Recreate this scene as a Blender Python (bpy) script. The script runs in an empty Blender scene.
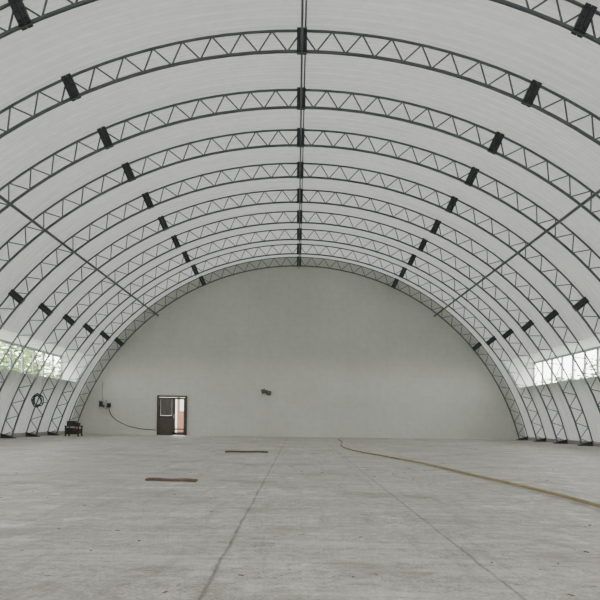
import bpy, math, random
from mathutils import Vector, Matrix
random.seed(4)
S = 2.334
HC = 0.94
ZC = -3.23           # arch centre height
RM = 12.82           # truss mid radius
RSK = 13.14          # skin radius
YW = 15.15*S         # end wall
Y0 = -9.0            # front end
D2R = math.pi/180

# ---------------------------------------------------------------- helpers
class MB:
    def __init__(s): s.v=[]; s.f=[]; s.m=[]
    def add(s, vs, fs, mi=0):
        o=len(s.v); s.v+= [tuple(v) for v in vs]
        for f in fs: s.f.append([i+o for i in f]); s.m.append(mi)
    def box(s, c, d, mi=0, rot=None):
        vs=[]
        for x in(-.5,.5):
            for y in(-.5,.5):
                for z in(-.5,.5):
                    p=Vector((x*d[0],y*d[1],z*d[2]))
                    if rot: p=rot@p
                    vs.append(p+Vector(c))
        s.add(vs,[(0,1,3,2),(4,6,7,5),(0,4,5,1),(2,3,7,6),(0,2,6,4),(1,5,7,3)],mi)
    def bar(s, a, b, r, n=6, mi=0, r2=None):
        a=Vector(a); b=Vector(b); d=(b-a).normalized()
        u=d.orthogonal().normalized() if abs(d.y)>.9 else d.cross(Vector((0,1,0))).normalized()
        w=d.cross(u); r2=r if r2 is None else r2
        vs=[]
        for p,rr in((a,r),(b,r2)):
            for i in range(n):
                t=2*math.pi*(i+.5)/n
                vs.append(p+(u*math.cos(t)+w*math.sin(t))*rr)
        fs=[(i,(i+1)%n,n+(i+1)%n,n+i) for i in range(n)]
        fs+= [tuple(range(n))[::-1], tuple(range(n,2*n))]
        s.add(vs,fs,mi)
    def obj(s, name, mats, parent=None, bevel=0, smooth=False):
        me=bpy.data.meshes.new(name); me.from_pydata(s.v,[],s.f)
        for m in (mats if isinstance(mats,(list,tuple)) else [mats]): me.materials.append(m)
        for p,mi in zip(me.polygons,s.m):
            p.material_index=mi; p.use_smooth=smooth
        me.update()
        o=bpy.data.objects.new(name,me); bpy.context.scene.collection.objects.link(o)
        if parent: o.parent=parent
        if bevel:
            b=o.modifiers.new('bevel','BEVEL'); b.width=bevel; b.segments=2
        return o

def empty(name, loc=(0,0,0)):
    e=bpy.data.objects.new(name,None); e.location=(0,0,0)
    bpy.context.scene.collection.objects.link(e); return e

def P(ang, r, y):   # ang in rad from vertical, + = right
    return Vector((math.sin(ang)*r, y, ZC+math.cos(ang)*r))

def curve(name, pts, r, mat, smooth=True, parent=None):
    cu=bpy.data.curves.new(name,'CURVE'); cu.dimensions='3D'
    if smooth:
        sp=cu.splines.new('BEZIER'); sp.bezier_points.add(len(pts)-1)
        for b,p in zip(sp.bezier_points,pts):
            b.co=p; b.handle_left_type=b.handle_right_type='AUTO'
    else:
        sp=cu.splines.new('POLY'); sp.points.add(len(pts)-1)
        for b,p in zip(sp.points,pts): b.co=(*p,1)
    cu.bevel_depth=r; cu.bevel_resolution=3; cu.resolution_u=16
    cu.materials.append(mat)
    o=bpy.data.objects.new(name,cu); bpy.context.scene.collection.objects.link(o)
    if parent: o.parent=parent
    return o

# ---------------------------------------------------------------- materials
def newmat(name):
    m=bpy.data.materials.new(name); m.use_nodes=True
    nt=m.node_tree; b=nt.nodes['Principled BSDF']; return m,nt,b
def N(nt,t,**k):
    n=nt.nodes.new(t)
    for a,v in k.items(): setattr(n,a,v)
    return n
def noise(nt, scale, detail=4, rough=.6, vec=None):
    n=N(nt,'ShaderNodeTexNoise'); n.inputs['Scale'].default_value=scale
    n.inputs['Detail'].default_value=detail; n.inputs['Roughness'].default_value=rough
    if vec: nt.links.new(vec,n.inputs['Vector'])
    return n.outputs['Fac']
def mapping(nt, vec, scale):
    n=N(nt,'ShaderNodeMapping'); n.inputs['Scale'].default_value=scale
    nt.links.new(vec,n.inputs['Vector']); return n.outputs[0]
def ramp(nt, fac, stops):
    r=N(nt,'ShaderNodeValToRGB'); e=r.color_ramp.elements
    e[0].position=stops[0][0]; e[0].color=(*stops[0][1],1)
    e[1].position=stops[-1][0]; e[1].color=(*stops[-1][1],1)
    for p,c in stops[1:-1]:
        x=e.new(p); x.color=(*c,1)
    nt.links.new(fac,r.inputs['Fac']); return r.outputs['Color']
def math_(nt, op, a, b=None, c=None):
    n=N(nt,'ShaderNodeMath',operation=op)
    for i,v in enumerate((a,b,c)):
        if v is None: continue
        if isinstance(v,(int,float)): n.inputs[i].default_value=v
        else: nt.links.new(v,n.inputs[i])
    return n.outputs[0]
def mix(nt, fac, a, b, mode='MIX'):
    n=N(nt,'ShaderNodeMixRGB',blend_type=mode)
    for k,v in (('Fac',fac),('Color1',a),('Color2',b)):
        if isinstance(v,(int,float)): n.inputs[k].default_value=v
        elif isinstance(v,tuple): n.inputs[k].default_value=(*v,1)
        else: nt.links.new(v,n.inputs[k])
    return n.outputs[0]
def simple(name, c1, c2=None, scale=8, rough=.7, metal=0, bump=0):
    m,nt,b=newmat(name)
    tc=N(nt,'ShaderNodeTexCoord').outputs['Object']
    c2=c2 or tuple(x*.75 for x in c1)
    f=noise(nt,scale,4,.6,tc)
    nt.links.new(ramp(nt,f,[(.3,c2),(.7,c1)]),b.inputs['Base Color'])
    b.inputs['Roughness'].default_value=rough; b.inputs['Metallic'].default_value=metal
    if bump:
        bn=N(nt,'ShaderNodeBump'); bn.inputs['Strength'].default_value=bump
        nt.links.new(f,bn.inputs['Height']); nt.links.new(bn.outputs[0],b.inputs['Normal'])
    return m

steel=simple('painted_steel',(.105,.12,.135),(.075,.085,.097),3,.5)
steel_dark=simple('dark_plate_steel',(.026,.031,.038),(.018,.021,.027),3,.6)
galv=simple('galvanised_pipe',(.30,.32,.34),(.2,.22,.24),3,.5)
black=simple('black_plastic',(.02,.02,.022),None,10,.5)
darkgrey=simple('dark_grey_metal',(.06,.06,.062),None,10,.5)
white_frame=simple('white_pvc',(.75,.77,.78),(.65,.67,.68),4,.4)
grey_frame=simple('grey_window_frame',(.32,.34,.35),(.26,.28,.29),4,.5)
brown=simple('weathered_wood',(.15,.095,.06),(.06,.04,.028),14,.85,bump=.3)
darkwood=simple('dirty_dark_wood',(.07,.05,.038),(.035,.026,.02),14,.85,bump=.3)
door_m=simple('door_brown_metal',(.065,.046,.038),(.036,.027,.023),6,.5)
hose_m=simple('yellow_hose',(.32,.25,.11),(.21,.165,.08),5,.6)
grey_box=simple('grey_enclosure',(.45,.46,.45),(.35,.36,.35),6,.5)
red_m=simple('rusty_red_paint',(.10,.04,.028),(.06,.028,.02),6,.7)
brick=simple('red_brick_wall',(.33,.16,.12),(.22,.11,.085),6,.9)
leaf=simple('foliage',(.26,.36,.15),(.10,.17,.06),3,.8,bump=.6)
bark=simple('bark',(.12,.08,.05),None,8,.9,bump=.5)
grass=simple('grass',(.20,.24,.12),(.14,.15,.09),.8,.95)
conc=simple('plinth_concrete',(.36,.35,.33),(.27,.26,.24),3,.9,bump=.2)

# membrane / sheeting
def membrane():
    m,nt,b=newmat('white_arch_sheeting')
    tc=N(nt,'ShaderNodeTexCoord').outputs['Object']
    sx=N(nt,'ShaderNodeSeparateXYZ'); nt.links.new(tc,sx.inputs[0])
    y=sx.outputs['Y']
    s=math_(nt,'SINE',math_(nt,'MULTIPLY',y,2*math.pi/0.29))
    n1=noise(nt,.35,5,.6,tc); n2=noise(nt,4,4,.6,tc)
    col=ramp(nt,n1,[(.35,(.65,.655,.64)),(.65,(.80,.805,.79))])
    col=mix(nt,.3,col,ramp(nt,n2,[(.35,(.57,.572,.565)),(.65,(.82,.825,.815))]))
    n3=noise(nt,1.0,5,.6,mapping(nt,tc,(.25,3.0,.25)))
    col=mix(nt,ramp(nt,n3,[(.48,(0,0,0)),(.7,(.45,.45,.45))]),col,(.45,.455,.445))
    rib=math_(nt,'MULTIPLY',math_(nt,'POWER',math_(nt,'ABSOLUTE',s),10),.28)
    col=mix(nt,rib,col,(.36,.36,.355))
    h=math_(nt,'ADD',math_(nt,'MULTIPLY',s,.3),math_(nt,'MULTIPLY',n1,1.5))
    bn=N(nt,'ShaderNodeBump'); bn.inputs['Strength'].default_value=.5; bn.inputs['Distance'].default_value=.09
    nt.links.new(h,bn.inputs['Height'])
    nt.links.new(col,b.inputs['Base Color']); b.inputs['Roughness'].default_value=.6
    b.inputs['Specular IOR Level'].default_value=.35
    nt.links.new(bn.outputs[0],b.inputs['Normal'])
    tr=N(nt,'ShaderNodeBsdfTranslucent'); tr.inputs['Color'].default_value=(.79,.80,.78,1)
    mx=N(nt,'ShaderNodeMixShader'); mx.inputs[0].default_value=.05
    nt.links.new(b.outputs[0],mx.inputs[1]); nt.links.new(tr.outputs[0],mx.inputs[2])
    nt.links.new(mx.outputs[0],nt.nodes['Material Output'].inputs['Surface'])
    return m
mem=membrane()

def wallmat():
    m,nt,b=newmat('end_wall_panels')
    tc=N(nt,'ShaderNodeTexCoord').outputs['Object']
    sx=N(nt,'ShaderNodeSeparateXYZ'); nt.links.new(tc,sx.inputs[0])
    n1=noise(nt,.25,5,.55,tc); n2=noise(nt,3,5,.6,tc)
    col=ramp(nt,n1,[(.3,(.49,.495,.455)),(.7,(.60,.605,.56))])
    col=mix(nt,.25,col,ramp(nt,n2,[(.35,(.46,.465,.43)),(.65,(.61,.615,.575))]))
    fx=math_(nt,'ABSOLUTE',math_(nt,'SUBTRACT',math_(nt,'FRACT',math_(nt,'MULTIPLY',sx.outputs['X'],1/1.1)),.5))
    seam=math_(nt,'MULTIPLY',math_(nt,'LESS_THAN',fx,.018),.08)
    fz=math_(nt,'ABSOLUTE',math_(nt,'SUBTRACT',math_(nt,'FRACT',math_(nt,'MULTIPLY',sx.outputs['Z'],1/.3)),.5))
    seam2=math_(nt,'MULTIPLY',math_(nt,'LESS_THAN',fz,.06),.05)
    col=mix(nt,math_(nt,'ADD',seam,seam2),col,(.23,.23,.22))
    nt.links.new(col,b.inputs['Base Color']); b.inputs['Roughness'].default_value=.7
    b.inputs['Specular IOR Level'].default_value=.2
    bn=N(nt,'ShaderNodeBump'); bn.inputs['Strength'].default_value=.15
    nt.links.new(n1,bn.inputs['Height']); nt.links.new(bn.outputs[0],b.inputs['Normal'])
    return m
wallm=wallmat()

def floormat():
    m,nt,b=newmat('dusty_concrete')
    tc=N(nt,'ShaderNodeTexCoord').outputs['Object']
    sx=N(nt,'ShaderNodeSeparateXYZ'); nt.links.new(tc,sx.inputs[0])
    X=sx.outputs['X']; Y=sx.outputs['Y']
    big=noise(nt,.30,5,.6,tc); mid=noise(nt,1.6,7,.62,tc); fine=noise(nt,11,5,.6,tc); grit=noise(nt,45,3,.6,tc)
    col=ramp(nt,big,[(.40,(.27,.255,.23)),(.5,(.40,.38,.35)),(.6,(.53,.51,.475))])
    col=mix(nt,.45,col,ramp(nt,mid,[(.38,(.20,.185,.165)),(.5,(.41,.39,.36)),(.6,(.60,.58,.545))]))
    col=mix(nt,.45,col,ramp(nt,fine,[(.36,(.14,.13,.115)),(.5,(.42,.40,.37)),(.62,(.68,.66,.625))]))
    col=mix(nt,.35,col,ramp(nt,grit,[(.36,(.11,.10,.09)),(.5,(.42,.40,.37)),(.62,(.72,.70,.665))]))
    sk=noise(nt,1.0,6,.65,mapping(nt,tc,(.5,5.0,1)))
    col=mix(nt,ramp(nt,sk,[(.50,(0,0,0)),(.62,(.5,.5,.5))]),col,(.64,.62,.58))
    sk2=noise(nt,1.3,6,.7,mapping(nt,tc,(4.0,.4,1)))
    col=mix(nt,ramp(nt,sk2,[(.53,(0,0,0)),(.64,(.4,.4,.4))]),col,(.21,.195,.17))
    dust=ramp(nt,noise(nt,2.6,8,.75,tc),[(.52,(0,0,0)),(.60,(.8,.8,.8))])
    dgate=ramp(nt,noise(nt,.45,2,.5,tc),[(.45,(.15,.15,.15)),(.6,(1,1,1))])
    col=mix(nt,mix(nt,1.0,dust,dgate,'MULTIPLY'),col,(.74,.72,.685))
    v=N(nt,'ShaderNodeTexVoronoi'); v.inputs['Scale'].default_value=5.5; nt.links.new(tc,v.inputs['Vector'])
    gate=ramp(nt,noise(nt,.9,3,.5,tc),[(.47,(0,0,0)),(.58,(1,1,1))])
    sp=math_(nt,'MULTIPLY',math_(nt,'LESS_THAN',v.outputs['Distance'],.11),.6)
    col=mix(nt,mix(nt,1.0,gate,sp,'MULTIPLY'),col,(.12,.105,.09))
    st=ramp(nt,noise(nt,.7,7,.7,tc),[(.52,(0,0,0)),(.63,(.55,.55,.55))])
    col=mix(nt,st,col,(.20,.185,.155))
    jit=math_(nt,'MULTIPLY',math_(nt,'SUBTRACT',noise(nt,1.6,5,.7,tc),.5),.07)
    br=ramp(nt,noise(nt,2.5,4,.7,tc),[(.30,(.35,.35,.35)),(.6,(1,1,1))])
    def joint(c,p,w,amt):
        d=math_(nt,'ABSOLUTE',math_(nt,'SUBTRACT',math_(nt,'ADD',c,jit),p))
        return math_(nt,'MULTIPLY',math_(nt,'SUBTRACT',1.0,math_(nt,'SMOOTH_MIN',math_(nt,'DIVIDE',d,w),1.0,.2)),amt)
    tot=None
    for c,p,w,a in ((X,-.493,.022,.85),(X,1.225,.018,.8),(X,-5.6,.03,.4),(X,6.2,.03,.4),
                    (Y,7.6,.03,.3),(Y,13.6,.07,.35),(Y,19.6,.1,.35),(Y,4.2,.015,.3),(Y,26,.12,.35)):
        j=math_(nt,'MAXIMUM',joint(c,p,w,a),0.0)
        tot=j if tot is None else math_(nt,'MAXIMUM',tot,j)
    jm=mix(nt,1.0,br,tot,'MULTIPLY')
    col=mix(nt,jm,col,(.08,.073,.063))
    nt.links.new(col,b.inputs['Base Color'])
    nt.links.new(ramp(nt,mid,[(.35,(.38,.38,.38)),(.65,(.65,.65,.65))]),b.inputs['Roughness'])
    b.inputs['Specular IOR Level'].default_value=.5
    h=math_(nt,'ADD',math_(nt,'MULTIPLY',mid,.8),math_(nt,'ADD',math_(nt,'MULTIPLY',fine,.5),math_(nt,'MULTIPLY',grit,.2)))
    bn=N(nt,'ShaderNodeBump'); bn.inputs['Strength'].default_value=.6; bn.inputs['Distance'].default_value=.04
    nt.links.new(h,bn.inputs['Height']); nt.links.new(bn.outputs[0],b.inputs['Normal'])
    return m
floorm=floormat()

def glassmat():
    m,nt,b=newmat('window_glass')
    t=N(nt,'ShaderNodeBsdfTransparent'); g=N(nt,'ShaderNodeBsdfGlossy'); g.inputs['Roughness'].default_value=.05
    mx=N(nt,'ShaderNodeMixShader'); mx.inputs[0].default_value=.06
    nt.links.new(t.outputs[0],mx.inputs[1]); nt.links.new(g.outputs[0],mx.inputs[2])
    nt.links.new(mx.outputs[0],nt.nodes['Material Output'].inputs['Surface'])
    return m
glass=glassmat()

# ---------------------------------------------------------------- floor & ground
b=MB(); b.box((0,(YW+.3+Y0)/2,-.1),(26.2,YW+.3-Y0,.2)); b.obj('floor',floorm)
b=MB(); b.add([(-120,-120,-.2),(120,-120,-.2),(120,160,-.2),(-120,160,-.2)],[(0,1,2,3)]); b.obj('ground',grass)

# ---------------------------------------------------------------- skin with dormer openings
ZS,ZT=2.80,4.15
aS=math.acos((ZS-ZC)/RSK); aT=math.acos((ZT-ZC)/RSK); aB=math.acos((0-ZC)/RSK)
YD0,YD1=-3*S,14.45*S
angs=[-aB,-(aB+aS)/2,-aS,-(aS+aT)/2,-aT]
nn=44
angs+=[-aT+2*aT*i/nn for i in range(1,nn)]
angs+=[aT,(aS+aT)/2,aS,(aB+aS)/2,aB]
ys=[Y0,YD0,YD1,YW+.15]
b=MB()
vs=[];fs=[]
for y in ys:
    for a in angs: vs.append(P(a,RSK,y))
na=len(angs)
for j in range(len(ys)-1):
    for i in range(na-1):
        am=abs((angs[i]+angs[i+1])/2)
        if j==1 and aT<am<aS: continue
        fs.append((j*na+i,j*na+i+1,(j+1)*na+i+1,(j+1)*na+i))
b.add(vs,fs)
b.obj('ceiling',mem,smooth=True)

XW=12.45
def dormer(sg,name_w,idx):
    xs=sg*math.sin(aS)*RSK; xt=sg*math.sin(aT)*RSK; xw=sg*XW
    b=MB()
    def quad(p): b.add(p,[(0,1,2,3)])
    quad([(xs,YD0,ZS),(xw,YD0,ZS-.05),(xw,YD1,ZS-.05),(xs,YD1,ZS)])
    quad([(xt,YD0,ZT),(xw,YD0,ZT),(xw,YD1,ZT),(xt,YD1,ZT)])
    for y in (YD0,YD1):
        am=(aS+aT)/2
        b.add([(xs,y,ZS),P(sg*am,RSK,y),(xt,y,ZT),(xw,y,ZT),(xw,y,ZS-.05)],[(0,1,2,3,4)])
    b.obj(name_w,mem)
    e=empty('window_%d'%idx)
    f=MB(); z0,z1=ZS-.05,ZT
    f.box((xw,(YD0+YD1)/2,z0+.05),(.08,YD1-YD0,.10)); f.box((xw,(YD0+YD1)/2,z1-.05),(.08,YD1-YD0,.10))
    n=34
    for i in range(n+1):
        y=YD0+(YD1-YD0)*i/n
        f.box((xw,y,(z0+z1)/2),(.07,.09 if i%2 else .13,z1-z0))
    f.obj('window_frame',grey_frame,e)
    g=MB(); g.add([(xw,YD0,z0),(xw,YD1,z0),(xw,YD1,z1),(xw,YD0,z1)],[(0,1,2,3)])
    g.obj('window_pane',glass,e)
dormer(-1,'wall_left',1); dormer(1,'wall_right',2)

for nm,sg in (('baseboard_left',-1),('baseboard_right',1)):
    b=MB(); b.box((sg*12.66,(Y0+YW)/2,.09),(.16,YW-Y0,.18)); b.obj(nm,conc)

# ---------------------------------------------------------------- end walls with openings
DX0,DX1,DZ=-7.73,-6.08,2.2
def zarch(x): return ZC+math.sqrt(max(RSK**2-x*x,0))
def endwall(name,yw,x0_,x1_,dz,yd):
    b=MB()
    xb=math.sin(aB)*RSK
    xsn=sorted(set([round(-xb+2*xb*i/80,4) for i in range(81)]+[x0_,x1_]))
    vs=[];fs=[]
    for i in range(len(xsn)-1):
        x0,x1=xsn[i],xsn[i+1]
        zb=dz if (x0>=x0_-1e-4 and x1<=x1_+1e-4) else 0
        o=len(vs)
        vs+=[(x0,yw,zb),(x1,yw,zb),(x1,yw,max(zarch(x1),zb+.001)),(x0,yw,max(zarch(x0),zb+.001))]
        fs.append((o,o+1,o+2,o+3))
    b.add(vs,fs)
    for (p,q) in (((x0_,0),(x0_,dz)),((x0_,dz),(x1_,dz)),((x1_,dz),(x1_,0))):
        b.add([(p[0],yw,p[1]),(q[0],yw,q[1]),(q[0],yw+yd,q[1]),(p[0],yw+yd,p[1])],[(0,1,2,3)])
    b.obj(name,wallm)
endwall('wall_back',YW,DX0,DX1,DZ,.12)
endwall('wall_front_unseen',Y0,-7.0,7.0,4.8,-.12)  # unseen wall behind camera, added with low opening so end-wall top stays darker

# door
e=empty('door_1')
b=MB(); t=.09
b.box((DX0+t/2,YW,DZ/2),(t,.16,DZ)); b.box((DX1-t/2,YW,DZ/2),(t,.16,DZ)); b.box(((DX0+DX1)/2,YW,DZ-t/2),(DX1-DX0,.16,t))
b.obj('door_frame',door_m,e)
xm=-6.82
def leaf_(name,x0,x1,y,zmid,mat,sol):
    b=MB(); w=.09
    b.box((x0+w/2,y,1.05),(w,.05,2.06)); b.box((x1-w/2,y,1.05),(w,.05,2.06))
    b.box(((x0+x1)/2,y,.1),(x1-x0,.05,.16)); b.box(((x0+x1)/2,y,2.04),(x1-x0,.05,.1)); b.box(((x0+x1)/2,y,zmid),(x1-x0,.05,.07))
    if sol: b.box(((x0+x1)/2,y,zmid/2),(x1-x0-.1,.03,zmid))
    b.obj(name,mat,e)
leaf_('door_leaf_1',DX0+t,xm,YW,1.05,door_m,True)
leaf_('door_leaf_2',xm,DX1-t,YW,.35,door_m,False)
b=MB(); b.box(((DX0+t+xm)/2,YW,1.55),(xm-DX0-t-.2,.012,.9)); b.obj('door_glass_panel',simple('dusty_dark_glass',(.085,.075,.068),(.05,.045,.04),4,.3),e)
b=MB(); b.box((xm+.02,YW-.06,1.05),(.03,.06,.2)); b.obj('door_handle',galv,e)
e2=empty('brick_outbuilding')
b=MB(); b.box((-6.2,YW+7,1.4),(2.9,3,3.2)); b.box((-8.55,YW+7.05,1.4),(1.8,3,3.2),1); b.obj('outbuilding_walls',[brick,white_frame],e2)
b=MB(); b.add([(-10,YW+5.2,3.02),(-4.4,YW+5.2,3.02),(-4.4,YW+8.8,3.02),(-10,YW+8.8,3.02),(-10,YW+7,4.1),(-4.4,YW+7,4.1)],[(0,1,5,4),(2,3,4,5),(0,4,3),(1,2,5),(0,3,2,1)]); b.obj('gable_roof',grey_box,e2)
b=MB(); b.box((-7.75,YW+5.5,1.55),(.2,.06,2.3)); b.box((-7.3,YW+5.48,1.9),(.35,.06,1.0)); b.obj('outbuilding_window',white_frame,e2)

# ---------------------------------------------------------------- trusses
RO,RI=RM+.235,RM-.235
AB=math.degrees(math.acos((0.03-ZC)/RM))
JA=[-AB,-49.6,-24.2,0,24.2,49.6,AB]
def truss(y):
    b=MB()
    a0=AB*D2R
    nseg=60
    for R_,r in ((RO,.032),(RI,.040)):
        for i in range(nseg):
            p=P(-a0+2*a0*i/nseg,R_,y); q=P(-a0+2*a0*(i+1)/nseg,R_,y)
            b.bar(p,q,r,4)
    for s in range(6):
        A,B=JA[s]*D2R,JA[s+1]*D2R
        nv=16
        for i in range(nv):
            t0=A+(B-A)*i/nv; t1=A+(B-A)*(i+1)/nv
            r0,r1=(RO,RI) if i%2==0 else (RI,RO)
            b.bar(P(t0,r0,y),P(t1,r1,y),.021,4)
    for ja in JA:
        a=ja*D2R
        for k in (-1,1):
            c=P(a,RM,y)+Vector((math.cos(a),0,-math.sin(a)))*k*.060
            b.box(c,(.11,.18,.52),1,Matrix.Rotation(a,3,'Y'))
            for zz in (-.18,0,.18):
                rv=Vector((math.sin(a),0,math.cos(a)))
                b.bar(c+rv*zz+Vector((0,-.09,0)),c+rv*zz+Vector((0,-.11,0)),.018,6,1)
    for sg in (-1,1):
        b.box((P(sg*a0,RM,y).x,y,.02),(.75,.3,.04),1)
    b.obj('roof_truss',[steel,steel_dark])
DT=[6.21+1.095*n for n in range(-9,9)]
DT[9]=6.26; DT[10]=7.38
for d in DT: truss(S*min(d,15.08))

def lpipe(name,ang,r,rad,mat):
    b=MB(); b.bar(P(ang*D2R,r,Y0+.2),P(ang*D2R,r,YW),rad,10); b.obj(name,mat,smooth=True)
lpipe('ridge_pipe',0,RI-.01,.026,steel)
lpipe('ridge_pipe',0.35,RO,.02,steel)
lpipe('roof_purlin',-38.2,RI-.06,.045,steel)
lpipe('roof_purlin',36.9,RI-.06,.045,steel)

# ---------------------------------------------------------------- wall fixtures
e=empty('wall_floodlight')
x,z=-1.71,2.45
b=MB(); b.box((x,YW-.02,z+.02),(.14,.04,.2)); b.bar((x,YW-.02,z+.02),(x,YW-.26,z+.02),.025,8); b.bar((x-.22,YW-.26,z+.02),(x+.22,YW-.26,z+.02),.02,8)
b.obj('bracket',darkgrey,e,.005)
for i,dx in enumerate((-.15,.15)):
    b=MB(); R=Matrix.Rotation(-.5,3,'X')@Matrix.Rotation(.25*(1 if i else -1),3,'Y')
    c=Vector((x+dx,YW-.32,z+(.035 if i==0 else -.05)))
    b.box(c,(.23,.14,.20),0,R); b.box(c+R@Vector((0,-.075,0)),(.17,.01,.14),1,R)
    b.obj('lamp_head_%d'%(i+1),[darkgrey,simple('lamp_glass',(.14,.14,.135),None,6,.2)],e,.01)
e=empty('electrical_panel')
x,z=-10.72,1.66
b=MB(); b.box((x,YW-.1,z),(.42,.2,.52)); b.obj('enclosure',grey_box,e,.015)
b=MB(); b.box((x-.06,YW-.21,z+.02),(.2,.02,.3)); b.bar((x-.06,YW-.2,z+.05),(x-.06,YW-.25,z+.05),.07,16); b.box((x+.1,YW-.225,z-.1),(.08,.02,.14)); b.obj('panel_door',black,e)
b=MB(); b.box((x+.34,YW-.07,z-.05),(.18,.14,.24)); b.obj('socket_box',black,e,.01)
curve('cable_drop',[(x+.3,YW-.05,z-.1),(x+.5,YW-.05,1.05),(x+1.1,YW-.06,.62),(x+1.9,YW-.06,.38),(x+2.95,YW-.06,.28)],.02,black,True,e)
curve('cable_riser',[(x,YW-.05,z+.2),(x-.05,YW-.05,2.2),(x-.02,YW-.05,2.9)],.012,black,True,e)

# cable coil hung on a truss
e=empty('cable_coil')
yc=S*DT[9+5]-.14; 
D=yc; zc=HC+16*D/640; xc=-259*D/640
for k in range(5):
    pts=[]
    r=.19+.03*math.sin(k*2.1)
    for i in range(33):
        t=2*math.pi*i/32
        pts.append((xc+.03*math.cos(k)+r*math.cos(t),yc-.03*k,zc+.03*math.sin(k*1.7)+r*1.2*math.sin(t)+.03*math.sin(3*t+k)))
    curve('cable_loop_%d'%(k+1),pts,.018,black,False,e)
b=MB(); b.bar((xc+.0,yc+.14,zc+.24),(xc,yc-.18,zc+.24),.02,6); b.obj('hook',steel,e)

# workbench with crate
e=empty('workbench')
cx,cy=-10.95,31.4
b=MB()
b.box((cx,cy,.50),(.7,.6,.05))
for dx in(-.31,.31):
    for dy in(-.25,.25): b.box((cx+dx,cy+dy,.24),(.06,.06,.48))
b.box((cx,cy,.15),(.66,.5,.04)); b.obj('bench_frame',darkwood,e)
b=MB()
b.box((cx-.10,cy,.64),(.36,.4,.22)); b.box((cx+.2,cy,.60),(.16,.3,.14),1); b.box((cx-.13,cy,.29),(.32,.4,.24),0); b.box((cx+.16,cy,.27),(.26,.4,.20),1)
b.obj('tool_boxes',[black,red_m],e,.01)

# planks
def plank(c,L,w,h,rot):
    b=MB(); R=Matrix.Rotation(rot,3,'Z')
    n=8; vs=[];
    for i in range(n+1):
        t=-.5+i/n
        dz=.006*math.sin(i*1.3)+.004; ww=w*(1+.08*math.sin(i*2.7))
        for (yy,zz) in ((-ww/2,0),(ww/2,0),(ww/2,h),(-ww/2,h)):
            vs.append(R@Vector((t*L,yy,zz+dz))+Vector(c))
    fs=[]
    for i in range(n):
        for k in range(4):
            fs.append((i*4+k,i*4+(k+1)%4,(i+1)*4+(k+1)%4,(i+1)*4+k))
    fs+=[(3,2,1,0),(n*4,n*4+1,n*4+2,n*4+3)]
    b.add(vs,fs); b.obj('wooden_plank',brown)
plank((-1.87,9.6,0),.76,.16,.03,-.10)
plank((-1.42,18.2,0),1.22,.28,.035,.05)

# small dirt crumbs, one object
b=MB()
for i in range(170):
    y=random.uniform(3,28); x=random.uniform(-.48,.48)*y
    s=random.uniform(.004,.011)*(1+y*.05)
    b.box((x,y,s*.2),(s*random.uniform(1,3.5),s,s*.4),0,Matrix.Rotation(random.uniform(0,3),3,'Z'))
b.obj('floor_debris',simple('dirt_crumbs',(.18,.15,.12),None,5,.9))

# hose
pts=[(2.0,31,.03),(1.95,27.5,.03),(1.62,23,.03),(1.75,19.8,.03),(2.35,16.4,.03),(2.80,13.7,.03),(3.08,10.9,.03),(3.28,9.1,.03),(3.36,8.0,.03),(3.37,7.1,.03),(3.25,5.7,.03),(3.35,4.2,.03)]
curve('yellow_hose',pts,.02,hose_m)

# ---------------------------------------------------------------- trees outside
def tree(x,y,h):
    e=empty('tree')
    b=MB(); b.bar((x,y,-.2),(x,y,h*.55),.18,8,0,.1)
    for k in range(5):
        t=k*1.3; b.bar((x,y,h*.35+k*.2),(x+math.cos(t)*h*.2,y+math.sin(t)*h*.2,h*.6+k*.2),.07,6,0,.03)
    b.obj('trunk',bark,e)
    b=MB()
    for k in range(560):
        u=random.uniform(-1,1); t=random.uniform(0,6.28); rr=random.uniform(.35,1)
        s=math.sqrt(1-u*u)
        c=Vector((x+math.cos(t)*s*rr*h*.36,y+math.sin(t)*s*rr*h*.36,h*.56+u*rr*h*.44))
        q=Matrix.Rotation(random.uniform(0,6),3,'Z')@Matrix.Rotation(random.uniform(0,6),3,'X')
        z=random.uniform(.16,.34)
        vs=[c+q@Vector(p)*z for p in ((-1,0,0),(-.4,.5,.1),(.5,.45,0),(1,0,.15),(.5,-.5,0),(-.5,-.45,.1))]
        b.add(vs,[(0,1,2,3,4,5)])
    b.obj('foliage',leaf,e)
for i in range(13):
    tree(-random.uniform(24,29),24+i*5+random.uniform(-1,1),random.uniform(7.5,10))
for i in range(11):
    tree(random.uniform(32,37),28+i*6.6+random.uniform(-1.5,1.5),random.uniform(6,8.5))

# ---------------------------------------------------------------- world & camera
w=bpy.data.worlds.new('World'); bpy.context.scene.world=w; w.use_nodes=True
nt=w.node_tree; bg=nt.nodes['Background']
tc=N(nt,'ShaderNodeTexCoord'); sx=N(nt,'ShaderNodeSeparateXYZ'); nt.links.new(tc.outputs['Generated'],sx.inputs[0])
c=ramp(nt,sx.outputs['Z'],[(0,(1.0,.99,.95)),(.6,(.95,.965,.965))])
nt.links.new(c,bg.inputs['Color']); bg.inputs['Strength'].default_value=10

cam=bpy.data.cameras.new('camera'); co=bpy.data.objects.new('camera',cam); bpy.context.scene.collection.objects.link(co)
co.location=(0,0,HC); co.rotation_euler=(math.pi/2,-.75*D2R,0)
cam.sensor_width=36; cam.lens=640/600*36; cam.shift_y=.2; cam.shift_x=.005; cam.clip_end=500
bpy.context.scene.camera=co
